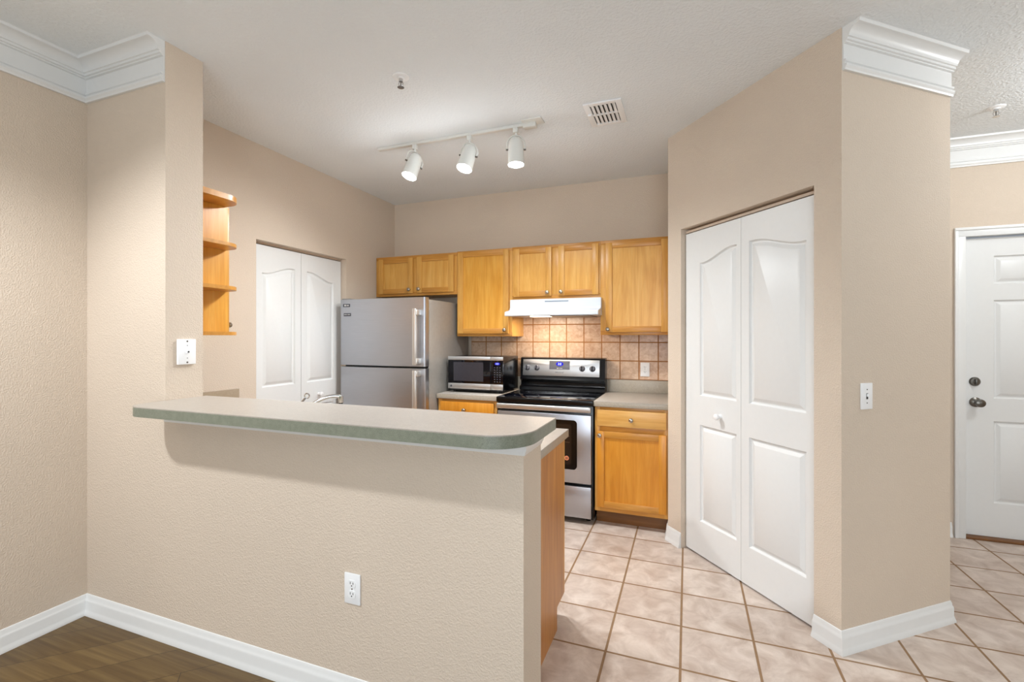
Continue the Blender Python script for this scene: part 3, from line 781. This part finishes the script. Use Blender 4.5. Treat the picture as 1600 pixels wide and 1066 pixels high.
# ------------------------------------------------------------------ ceiling fittings
t = thing('track_light', 'white ceiling track light with three lit spot heads', 'track light', (-1.45, 2.80, H))
WL = M['lampwhite']
obj('track', MB().box(-2.080, -.90, 2.785, 2.817, H-.020, H, WL, .003), t)
obj('canopy', MB().box(-.975, -.843, 2.738, 2.826, H-.008, H, WL, .002).box(-.975, -.89, 2.778, 2.824, H-.034, H-.006, WL, .004), t, 'white power feed plate at the right end of the track')
def head(x, aim, spin, pw, L=.18):
    a = Vector(aim).normalized(); c = Vector((x, 2.801, H-.02))
    piv = Vector((x, 2.801, H-.095)) + a*.01
    hd = MB().box(x-.016, x+.016, 2.786, 2.816, H-.050, H-.0195, WL, .003).cyl((x, 2.801, H-.05), (x, 2.801, H-.066), .008, WL)
    h_ = obj('lamp_head', hd, t, 'lit white spot head')
    sdir = Vector((math.cos(spin), math.sin(spin), 0)); sdir = (sdir-a*sdir.dot(a)).normalized()
    top = Vector((x, 2.801, H-.062)); r0 = .05
    ctr = top+Vector((0, 0, -.066))
    # yoke: a bent flat strap from the stem around both sides of the shade
    pts = []
    for k in range(17):
        an = PI*k/16
        pts.append(ctr+sdir*(-math.cos(an)*.058)+Vector((0, 0, 1))*(math.sin(an)*.062))
    pts = [pts[0]+a*.03]+pts+[pts[-1]+a*.03]
    obj('yoke', MB().tube(pts, .0042, WL, 8, 1.6), h_)
    # shade: rounded back, slightly flared cylinder
    bk = ctr-a*.05
    prof = [(.004, 0), (.022, .003), (.036, .013), (.044, .032), (.048, .06), (.050, .10), (.052, L-.01), (.052, L), (.047, L), (.046, L-.012), (0, L-.012)]
    obj('shade', MB().lathe(bk, a, prof, WL, 32), h_)
    obj('bulb', MB().lathe(bk, a, [(.0455, L-.010), (.0455, L-.004), (.038, L+.004), (.02, L+.009), (0, L+.010)], M['bulb'], 32), h_, 'glowing white bulb face')
    for s_ in (-1, 1):
        p = ctr+sdir*.058*s_+a*.03
        obj('side_screw', MB().cyl(p-sdir*.012*s_, p+sdir*.006*s_, .006, M['pewter'], 12), h_)
    tip = bk+a*(L+.02)
    lamp('SPOT', 'track_spot_light', tip, pw, (.93, .97, 1), None, tip+a, spot_size=2.9, spot_blend=.9, shadow_soft_size=.045)
    lamp('POINT', 'track_bulb_spill', tip+a*.01, 3.0, (.93, .97, 1), shadow_soft_size=.045)
head(-1.777, (-.16, -.36, -1), .9, 50)
head(-1.357, (-.14, -.36, -1), .2, 78)
head(-1.028, (.03, -.06, -1), .35, 100)

# supply vent in the ceiling
t = thing('ceiling_vent', 'white slotted air vent in the ceiling right of the track light', 'vent', (-.458, 2.832, H))
vx0, vx1, vy0, vy1 = -.572, -.352, 2.685, 2.985
b = MB()
z0, z1 = H-.010, H-.0005
for (a0, a1, c0, c1) in ((vx0, vx0+.035, vy0, vy1), (vx1-.035, vx1, vy0, vy1), (vx0+.035, vx1-.035, vy0, vy0+.03), (vx0+.035, vx1-.035, vy1-.03, vy1), (vx0+.035, vx1-.035, 2.828, 2.842)):
    b.box(a0, a1, c0, c1, z0, z1, M['plastic'], .0015)
obj('frame', b, t)
obj('duct_opening', MB().box(vx0+.03, vx1-.03, vy0+.025, vy1-.025, H-.0018, H-.0006, M['slot']), t, 'dark duct opening behind the louvers')
for (c0, c1) in ((vy0+.03, 2.828), (2.842, vy1-.03)):
    for k in range(6):
        x = vx0+.042+k*.0245
        TT = Matrix.Translation((x+.008, 0, H-.008)) @ Matrix.Rotation(.42, 4, 'Y')
        obj('louver', MB(TT).box(-.0100, .0100, c0, c1, -.0006, .0006, M['plastic']), t)
obj('damper_lever', MB().box(vx0+.008, vx0+.030, 2.80, 2.808, H-.022, H-.009, M['plastic'], .001), t)

def sprinkler(x, y, label):
    t = thing('fire_sprinkler', label, 'sprinkler', (x, y, H))
    obj('escutcheon', MB().lathe((x, y, H), (0, 0, -1), [(.043, 0), (.042, .003), (.036, .006), (.020, .008), (.019, .012), (0, .012)], M['plastic'], 32), t)
    b = MB().cyl((x, y, H-.012), (x, y, H-.026), .011, M['chrome'])
    for s_ in (-1, 1): b.tube([(x+s_*.010, y, H-.024), (x+s_*.014, y, H-.036), (x+s_*.008, y, H-.048), (x, y, H-.053)], .0022, M['chrome'], 8)
    b.cyl((x, y, H-.024), (x, y, H-.050), .0025, M['pewter'], 8)
    obj('sprinkler_body', b, t, 'metal frame')
    obj('deflector', MB().lathe((x, y, H-.052), (0, 0, -1), [(.004, 0), (.017, .002), (.0175, .0035), (0, .004)], M['chrome'], 24), t)
sprinkler(-1.399, 2.07, 'round white fire sprinkler on the kitchen ceiling before the track light')
sprinkler(1.707, 3.585, 'small fire sprinkler on the hall ceiling before the entry door')

# unseen lamp housings: one added above the key spot, one for the entry lamp
t = thing('unseen_ceiling_lamp', 'added round ceiling lamp above the key spot, outside the picture', 'ceiling lamp', (-2.12, .08, H))
obj('housing', MB().lathe((-2.12, .08, H), (0, 0, -1), [(.17, 0), (.17, .03), (.15, .035), (0, .035)], M['plastic'], 32), t)
t = thing('unseen_ceiling_lamp', 'round frosted ceiling lamp of the entry hall, outside the picture', 'ceiling lamp', (2.28, 2.95, H))
obj('housing', MB().lathe((2.28, 2.95, H), (0, 0, -1), [(.15, 0), (.15, .03), (.13, .035), (0, .035)], M['plastic'], 32), t)
